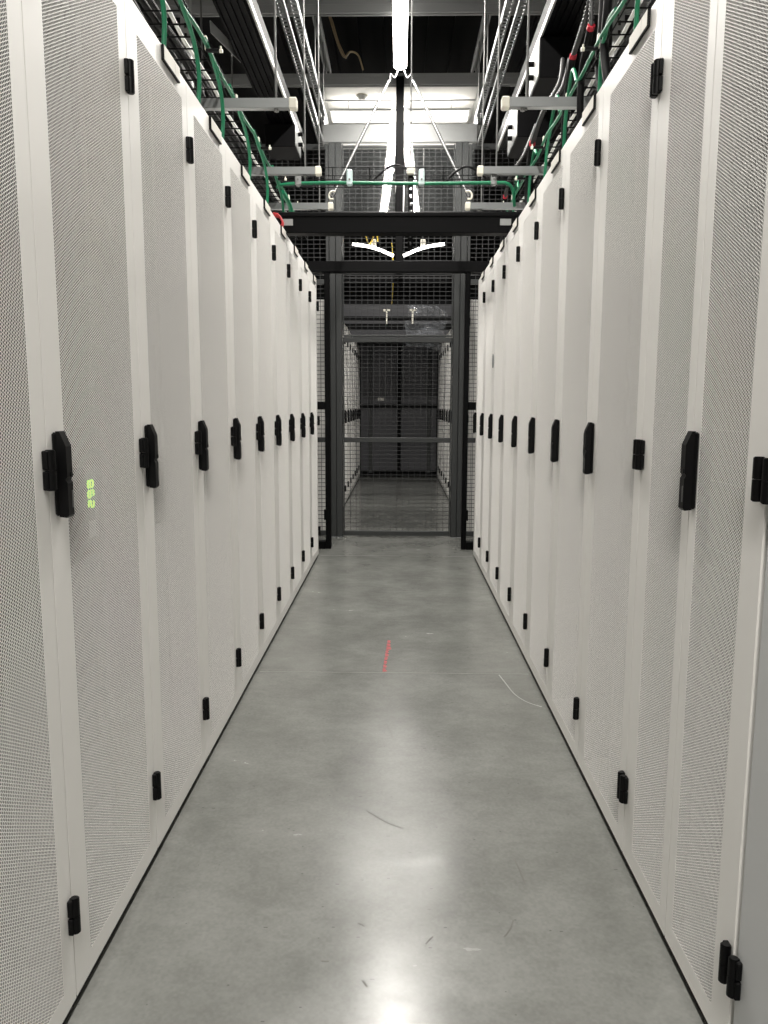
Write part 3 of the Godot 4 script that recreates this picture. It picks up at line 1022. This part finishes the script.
func build_cross():
	var st: SurfaceTool
	# black beam across the rack tops
	var t := thing("cross_beam", "thick black beam spanning the aisle on the rack tops", "beam", V(-0.02, TOP, 5.2))
	st = begin()
	cbox(st, Vector3(-0.86, 0.0, -0.05), Vector3(0.86, 0.13, 0.05), 0.004)
	cbox(st, Vector3(-0.86, 0.10, 0.05), Vector3(0.86, 0.125, 0.06), 0.003)
	part("beam", st, M.beam_black, t)
	for s in [-0.70, 0.69]:
		st = begin()
		cbox(st, Vector3(s - 0.035, 0.045, 0.048), Vector3(s + 0.035, 0.085, 0.056), 0.001)
		part("plate", st, M.plate_grey, t)
	# wire basket across the aisle and the green run below it
	t = thing("cross_tray", "thin black wire basket crossing the aisle above the green cable", "cable tray", V(-0.02, 2.83, 5.36))
	for k in 6:
		st = begin()
		var y: float = [0.075, 0.0, 0.0, 0.0, 0.0, 0.075][k]
		var z: float = [0.09, 0.09, 0.03, -0.03, -0.09, -0.09][k]
		rod(st, Vector3(-0.80, y, z), Vector3(0.78, y, z), 0.003, 6)
		part("wire_rail", st, M.tray_black, t)
	var x := -0.78
	while x < 0.78:
		st = begin()
		tube(st, [Vector3(x, 0.078, 0.09), Vector3(x, -0.003, 0.09), Vector3(x, -0.003, -0.09), Vector3(x, 0.078, -0.09)], 0.003, 6)
		part("cross_wire", st, M.tray_black, t)
		x += 0.12
	st = begin()
	tube(st, smooth_path([V(-0.80, 2.775, 5.24), V(-0.72, 2.79, 5.22), V(-0.39, 2.792, 5.2), V(0.125, 2.786, 5.2), V(0.58, 2.79, 5.2), V(0.68, 2.785, 5.2), V(0.72, 2.75, 5.22), V(0.74, 2.66, 5.26)], 6), 0.0105, 8)
	single("green_run", st, M.cable_green, "thick green earth cable crossing the aisle in the air", "cable")
	var clamp_at := {-0.655: ["far left", "plate_grey"], -0.325: ["left of centre", "insulator"], 0.135: ["right of centre", "insulator"], 0.595: ["far right", "plate_grey"]}
	for cx in clamp_at:
		var c := thing("cable_clamp", "pale clamp on the green crossing cable, %s" % clamp_at[cx][0], "clamp", V(cx, 2.772, 5.2), "clamps on the green crossing cable")
		st = begin()
		var tall: float = 0.10 if clamp_at[cx][1] == "insulator" else 0.066
		cbox(st, Vector3(-0.019, 0.0, -0.016), Vector3(0.019, tall, 0.018), 0.008)
		part("body", st, M[clamp_at[cx][1]], c)
		st = begin()
		rod(st, Vector3(0, 0.035, 0.016), Vector3(0, 0.035, 0.024), 0.006, 8)
		part("screw", st, M.zinc_rod, c)
	# the centre hanger: rod, strut end with white cap, black slotted strap
	st = begin()
	rod(st, V(0.066, 2.93, 5.32), V(0.066, 4.56, 5.32), 0.0055, 6)
	single("threaded_rod", st, M.zinc_rod, "long pale rod hanging near the middle, right of the linear lamp", "rod", "threaded rods")
	t = thing("centre_strut", "short strut end with a white cap hanging in the middle", "strut", V(0.068, 2.855, 5.3))
	st = begin()
	cbox(st, Vector3(-0.02, 0.018, -0.30), Vector3(0.02, 0.06, -0.02), 0.002)
	part("channel", st, M.galvanised, t)
	st = begin()
	cbox(st, Vector3(-0.025, 0.014, -0.02), Vector3(0.025, 0.064, 0.012), 0.005)
	part("end_cap", st, M.cap_white, t)
	st = begin()
	for s in [-1.0, 1.0]:
		box(st, Vector3(minf(s * 0.008, s * 0.017), -0.45, -0.035), Vector3(maxf(s * 0.008, s * 0.017), 0.018, -0.031))
	var y := -0.45
	while y < 0.01:
		box(st, Vector3(-0.008, y, -0.035), Vector3(0.008, y + 0.026, -0.031))
		y += 0.05
	part("slotted_strap", st, M.tray_black, t)
	# black leads arching out of the crossing basket
	st = begin()
	tube(st, smooth_path([V(-0.18, 2.85, 5.36), V(-0.12, 2.90, 5.36), V(-0.04, 2.945, 5.36), V(0.04, 2.92, 5.36), V(0.09, 2.86, 5.36)], 6), 0.007, 8)
	single("black_lead", st, M.cable_black, "black lead arching over the middle of the crossing basket", "cable", "black leads on the crossing basket")
	st = begin()
	tube(st, smooth_path([V(0.30, 2.84, 5.36), V(0.36, 2.90, 5.36), V(0.44, 2.935, 5.36), V(0.53, 2.89, 5.36), V(0.60, 2.83, 5.36)], 6), 0.008, 8)
	single("black_lead", st, M.cable_black, "black lead arching at the right of the crossing basket", "cable", "black leads on the crossing basket")
	# stays from the lamp's end down to the farthest strut arms
	for s in [-1.0, 1.0]:
		var side := "left" if s < 0 else "right"
		t = thing("stay_rod", "slanting steel stay from the lamp's end to the %s strut arm" % side, "rod", V(s * 0.08, 4.36, 7.5), "stays below the lamp")
		var low := Vector3(s * 0.40, -1.545, 1.84)
		st = begin()
		rod(st, Vector3(s * 0.03, -0.12, 0.14), low, 0.0125, 10)
		part("tube", st, M.stay_steel, t)
		st = begin()
		tube(st, smooth_path([Vector3(-s * 0.05, 0.02, 0.0), Vector3(-s * 0.02, -0.05, 0.03), Vector3(s * 0.015, -0.03, 0.06), Vector3(s * 0.02, -0.10, 0.10), Vector3(s * 0.03, -0.13, 0.14)], 5), 0.008, 6)
		part("hook", st, M.stay_steel, t)
		st = begin()
		tube(st, smooth_path([low + Vector3(-s * 0.02, 0.05, -0.03), low + Vector3(0.0, 0.045, 0), low + Vector3(s * 0.018, 0.02, 0), low + Vector3(s * 0.012, -0.005, 0), low + Vector3(-s * 0.012, -0.005, 0)], 5), 0.007, 6)
		part("fitting", st, M.cap_white, t)

func corrugated(st: SurfaceTool, pts: Array, r: float):
	var c := Curve3D.new()
	for p in pts: c.add_point(p)
	c.bake_interval = 0.005
	var n := int(c.get_baked_length() / 0.0045)
	var q := []
	var rad := []
	for i in n + 1:
		q.append(c.sample_baked(c.get_baked_length() * i / n))
		rad.append(r * (1.0 if i % 4 < 2 else 0.6))
	tube(st, q, r, 10, rad)

func build_conduits():
	# flexible conduits from the right tap boxes down to the racks: armoured above, red bushing, black sleeve
	var runs := [
		["flexible power conduit with red bushing dropping from the near right tap box, front one", [V(0.83, 3.42, 3.62), V(0.805, 3.2, 3.55), V(0.80, 3.06, 3.534), V(0.80, 2.965, 3.535)], [V(0.80, 2.965, 3.535), V(0.80, 2.865, 3.66), V(0.80, 2.70, 3.69), V(0.82, TOP + 0.012, 3.70)]],
		["flexible power conduit with red bushing dropping from the near right tap box, rear one", [V(0.83, 3.38, 3.7), V(0.81, 3.15, 3.6), V(0.80, 3.05, 3.66), V(0.80, 2.994, 3.88)], [V(0.80, 2.994, 3.88), V(0.80, 2.879, 3.981), V(0.80, 2.70, 4.031), V(0.82, TOP + 0.012, 4.04)]],
		["flexible power conduit with red bushing dropping from the second right tap box, front one", [V(0.96, 3.42, 4.95), V(0.88, 3.16, 4.62), V(0.80, 3.02, 4.62), V(0.80, 2.966, 5.0)], [V(0.80, 2.966, 5.0), V(0.80, 2.815, 5.11), V(0.80, 2.66, 5.13), V(0.83, TOP + 0.012, 5.0)]],
		["flexible power conduit with red bushing dropping from the second right tap box, rear one", [V(1.0, 3.42, 4.95), V(0.92, 3.18, 4.75), V(0.82, 3.05, 4.75), V(0.815, 2.98, 5.06)], [V(0.815, 2.98, 5.06), V(0.82, 2.84, 5.14), V(0.83, 2.66, 5.13), V(0.86, TOP + 0.012, 5.05)]],
		["flexible power conduit with red bushing dropping from the farthest right tap box", [V(0.96, 3.36, 5.85), V(0.87, 3.14, 5.8), V(0.80, 3.04, 5.9), V(0.80, 2.961, 6.2)], [V(0.80, 2.961, 6.2), V(0.80, 2.85, 6.3), V(0.80, 2.66, 6.31), V(0.83, TOP + 0.012, 6.3)]],
	]
	for r in runs:
		var t := thing("power_conduit", r[0], "conduit", r[2][-1], "power conduits on the right")
		var o: Vector3 = r[2][-1]
		var up := []
		for p in smooth_path(r[1], 8): up.append(p - o)
		var dn := []
		for p in smooth_path(r[2], 8): dn.append(p - o)
		var st := begin()
		corrugated(st, up, 0.0125)
		part("armoured_hose", st, M.armour, t)
		st = begin()
		rod(st, dn[0] + (dn[0] - dn[1]) * 0.6, dn[1], 0.0165, 10)
		part("bushing", st, M.bushing_red, t)
		st = begin()
		tube(st, dn.slice(1), 0.0155, 10)
		part("sleeve", st, M.cable_black, t)
	for r in [[0.78, 3.26, "nearest"], [0.80, 3.42, "second"]]:
		var st := begin()
		var d: float = r[1]
		tube(st, smooth_path([V(r[0] + 0.10, 3.5, d + 0.2), V(r[0] + 0.03, 3.2, d + 0.03), V(r[0] + 0.02, 2.938, d), V(r[0] + 0.02, 2.775, d + 0.03), V(r[0] + 0.03, 2.62, d - 0.02), V(r[0] + 0.06, TOP, d - 0.04)], 7), 0.017, 10)
		single("power_cable", st, M.cable_black, "thick black power cable dropping onto the right racks, %s of two" % r[2], "cable", "black power cables on the right")

# ---------------------------------------------------------------- beyond the cage
func build_far_aisle():
	var st: SurfaceTool
	var nth := ["first", "second", "third", "fourth", "fifth", "sixth", "seventh", "eighth", "ninth", "tenth", "eleventh"]
	for k in 11:
		rack("dim white server rack beyond the mesh gate, left side, %s from the gate" % nth[k], "racks beyond the gate on the left", V(-0.745, 0, 8.26 + 0.6 * k), PI / 2)
	for k in 11:
		rack("dim white server rack beyond the mesh gate, right side, %s from the gate" % nth[k], "racks beyond the gate on the right", V(0.735, 0, 8.86 + 0.6 * k), -PI / 2)
	# white bulkhead with the cross lamp
	var bulk := Node3D.new()
	bulk.name = "trim_1"
	bulk.set_meta("kind", "structure")
	add_child(bulk)
	st = begin()
	box(st, V(-0.86, 4.9, 10.36), V(0.86, 4.96, 9.22))
	part("soffit_panel", st, M.soffit_white, bulk)
	st = begin()
	box(st, V(-0.86, 4.61, 10.4), V(0.86, 4.96, 10.36))
	part("back_panel", st, M.soffit_white, bulk)
	for s in [-1.0, 1.0]:
		st = begin()
		box(st, Vector3(minf(s * 0.86, s * 0.9), 4.5, -10.4), Vector3(maxf(s * 0.86, s * 0.9), 4.96, -9.22))
		part("side_panel", st, M.header_panel, bulk)
	var t := thing("smoke_detector", "small white round smoke detector on the white bulkhead", "smoke detector", V(-0.447, 4.9, 9.44))
	st = begin()
	tube(st, [Vector3(0, 0.0, 0), Vector3(0, -0.012, 0), Vector3(0, -0.014, 0)], 0.06, 20, [0.065, 0.065, 0.05])
	part("base", st, M.cap_white, t)
	st = begin()
	tube(st, [Vector3(0, -0.014, 0), Vector3(0, -0.04, 0), Vector3(0, -0.048, 0)], 0.05, 20, [0.052, 0.045, 0.02])
	part("dome", st, M.soffit_white, t)
	# two lamps hung in a shallow V
	for s in [-1.0, 1.0]:
		var pts := [V(s * 0.56 - 0.02, 3.33, 9.8), V(s * 0.30 - 0.02, 3.285, 9.8), V(s * 0.06 - 0.02, 3.19, 9.8)]
		t = thing("slanting_lamp", "slanting white lamp tube behind the mesh, %s of the middle" % ("left" if s < 0 else "right"), "lamp", pts[1], "slanting lamps behind the mesh")
		var loc := []
		for p in smooth_path(pts, 6): loc.append(p - pts[1])
		st = begin()
		tube(st, loc, 0.018, 10)
		part("tube", st, M.lamp_lens, t)
		st = begin()
		cbox(st, Vector3(-0.03, 0.0, -0.03), Vector3(0.03, 0.10, 0.0), 0.004)
		part("clip", st, M.cap_white, t)
		st = begin()
		rod(st, Vector3(0, 0.1, -0.015), Vector3(0, 1.615, -0.015), 0.003, 6)
		part("suspension_wire", st, M.zinc_rod, t)
		area_light("lamp_light", t, Vector2(0.5, 0.04), 22.0, Vector3(0, 0.0, 0.03), Vector3(0, PI, 0))
	# cable trays crossing high in the far aisle
	var shelf := [[2.81, 9.3, 0.045], [2.88, 9.5, 0.03], [2.96, 9.7, 0.03], [2.72, 10.6, 0.06], [2.62, 11.6, 0.05], [2.64, 13.2, 0.09]]
	for i in shelf.size():
		st = begin()
		var y: float = shelf[i][0]
		var h: float = shelf[i][2]
		cbox(st, V(-0.95, y, shelf[i][1] + 0.12), V(0.95, y + h, shelf[i][1]), 0.004)
		single("far_beam", st, M.beam_black, "black crossbar above the racks beyond the gate, %s from the gate" % nth[i], "beam", "black crossbars beyond the gate")
	st = begin()
	cbox(st, V(-1.7, 2.474, 14.2), V(1.7, 3.15, 13.8), 0.01)
	single("far_duct", st, M.far_panel, "grey duct crossing high over the far racks", "duct")
	for s in [-1.0, 1.0]:
		st = begin()
		cbox(st, V(s * 0.19 - 0.012, 2.56, 11.598), V(s * 0.19 + 0.012, 2.77, 11.56), 0.003)
		cbox(st, V(s * 0.19 - 0.05, 2.74, 11.598), V(s * 0.19 + 0.05, 2.77, 11.56), 0.003)
		single("white_bracket", st, M.cap_white, "white hanging bracket beyond the gate, %s of the middle" % ("left" if s < 0 else "right"), "bracket", "white brackets beyond the gate")
	st = begin()
	tube(st, smooth_path([V(-0.10, 3.35, 9.84), V(-0.08, 3.05, 9.828), V(-0.085, 2.8, 9.828), V(-0.10, 2.62, 9.84)], 6), 0.007, 6)
	single("yellow_cable", st, M.cable_yellow, "thin yellow cable hanging beyond the gate", "cable")
	st = begin()
	tube(st, smooth_path([V(-0.42, 3.42, 9.7), V(-0.38, 3.32, 9.72), V(-0.345, 3.36, 9.79), V(-0.29, 3.46, 9.72), V(-0.27, 3.34, 9.7)], 6), 0.008, 6)
	single("yellow_cable", st, M.cable_yellow, "looped yellow cable by the left slanting lamp", "cable")
	# the far end: dark grey double door with rails, middle post and a sheet of plastic film
	t = thing("end_screen", "dark grey panelled screen closing the far aisle", "screen", V(0.0, 0, 15.12))
	for k in 2:
		st = begin()
		cbox(st, Vector3(-0.74 + 0.755 * k, 0.13, -0.02), Vector3(-0.02 + 0.745 * k, 2.5, 0.02), 0.004)
		part("panel", st, M.far_panel, t)
	for x in [-0.55, 0.0, 0.58]:
		st = begin()
		cbox(st, Vector3(x - 0.035, 0.0, 0.02), Vector3(x + 0.035, 3.3, 0.06), 0.004)
		part("post", st, M.cage_grey if x != 0.0 else M.beam_black, t)
	for y in [0.02, 1.35]:
		st = begin()
		cbox(st, Vector3(-0.74, y, 0.06), Vector3(0.73, y + 0.06, 0.10), 0.004)
		part("crossbar", st, M.beam_black, t)
	st = begin()
	cbox(st, Vector3(-0.41, 1.47, 0.02), Vector3(-0.29, 1.53, 0.026), 0.001)
	part("notice", st, M.card, t)
	st = begin()
	var fn := noise(FastNoiseLite.TYPE_SIMPLEX_SMOOTH, 2.2, 3, 9)
	var nx := 18
	var ny := 18
	var g := []
	for j in ny + 1:
		for i in nx + 1:
			var u := float(i) / nx
			var v := float(j) / ny
			g.append(V(0.10 + 0.62 * u + 0.05 * (1.0 - v) * sin(9.0 * v), 2.95 - 0.62 * v - 0.1 * u * u, 12.4 + 0.3 * fn.get_noise_2d(u * 0.9, v * 0.9) + 0.3 * v))
	for j in ny:
		for i in nx:
			var a: int = j * (nx + 1) + i
			flat(st, [g[a], g[a + 1], g[a + nx + 2]], Vector3.BACK)
			flat(st, [g[a], g[a + nx + 2], g[a + nx + 1]], Vector3.BACK)
	single("plastic_sheet", st, M.plastic_film, "crumpled clear plastic sheet hanging over the far racks on the right", "plastic sheet")

# ---------------------------------------------------------------- small things
func segments(st: SurfaceTool, ch: String, at: Vector2, w: float, h: float, t: float, frame: Transform3D):
	var lit: String = {"8": "abcdefg", "6": "acdefg", "2": "abged", "0": "abcdef"}[ch]
	var q := {"a": [0, h, w, h], "d": [0, 0, w, 0], "g": [0, h / 2, w, h / 2], "f": [0, h / 2, 0, h], "b": [w, h / 2, w, h], "e": [0, 0, 0, h / 2], "c": [w, 0, w, h / 2]}
	for c in lit:
		var s: Array = q[c]
		var a := frame * Vector3(at.x + s[0], at.y + s[1], 0)
		var b := frame * Vector3(at.x + s[2], at.y + s[3], 0)
		rod(st, a.lerp(b, 0.12), b.lerp(a, 0.12), t, 6)

func build_small():
	# power meter with green digits, turned on its side behind the second left door
	var t := thing("power_meter", "small power meter with green digits behind the second left door", "meter", V(XL - 0.058, 1.03, ZL + 0.372))
	var st := begin()
	cbox(st, Vector3(-0.05, 0.0, -0.03), Vector3(-0.004, 0.19, 0.03), 0.003)
	part("body", st, M.rack_black, t)
	st = begin()
	# the digits read from top to bottom
	var fr := Transform3D(Basis(Vector3(0, -1, 0), Vector3(0, 0, -1), Vector3(1, 0, 0)), Vector3(-0.002, 0.155, 0.02))
	var k := 0
	for ch in ["8", "6", "2"]:
		segments(st, ch, Vector2(0.026 * k, 0.0), 0.017, 0.034, 0.0023, fr)
		k += 1
	part("digits", st, M.display_digit, t)
	st = begin()
	box(st, Vector3(-0.004, 0.008, -0.02), Vector3(-0.002, 0.05, 0.02))
	part("sticker", st, M.plate_grey, t)
	# ring-shaped tag on a far right door
	st = begin()
	var pts := []
	for i in 13:
		var a := TAU * i / 12.0
		pts.append(Vector3(0, 0.045 * sin(a) , 0.02 * cos(a)))
	tube(st, pts, 0.005, 6)
	single("door_tag", st, M.plate_grey, "small grey ring tag hanging on a far right rack door", "tag", "", V(XR - 0.012, 1.70, 5.72))
	# loose cables hanging under the dark deck
	st = begin()
	tube(st, smooth_path([V(-0.75, 5.62, 7.75), V(-0.690, 5.057, 7.75), V(-0.654, 4.911, 7.75), V(-0.599, 4.737, 7.75), V(-0.534, 4.606, 7.75), V(-0.478, 4.650, 7.75), V(-0.403, 4.623, 7.75), V(-0.356, 4.492, 7.75)], 6), 0.009, 6)
	single("loose_cable", st, M.cable_beige, "loose beige cable dangling from the dark ceiling left of the lamp", "cable")
	st = begin()
	tube(st, smooth_path([V(-0.72, 5.62, 7.78), V(-0.672, 5.057, 7.78), V(-0.636, 4.911, 7.78), V(-0.581, 4.737, 7.78), V(-0.516, 4.606, 7.78)], 6), 0.007, 6)
	single("loose_cable", st, M.cable_beige, "short beige cable end dangling beside the longer loose one", "cable")
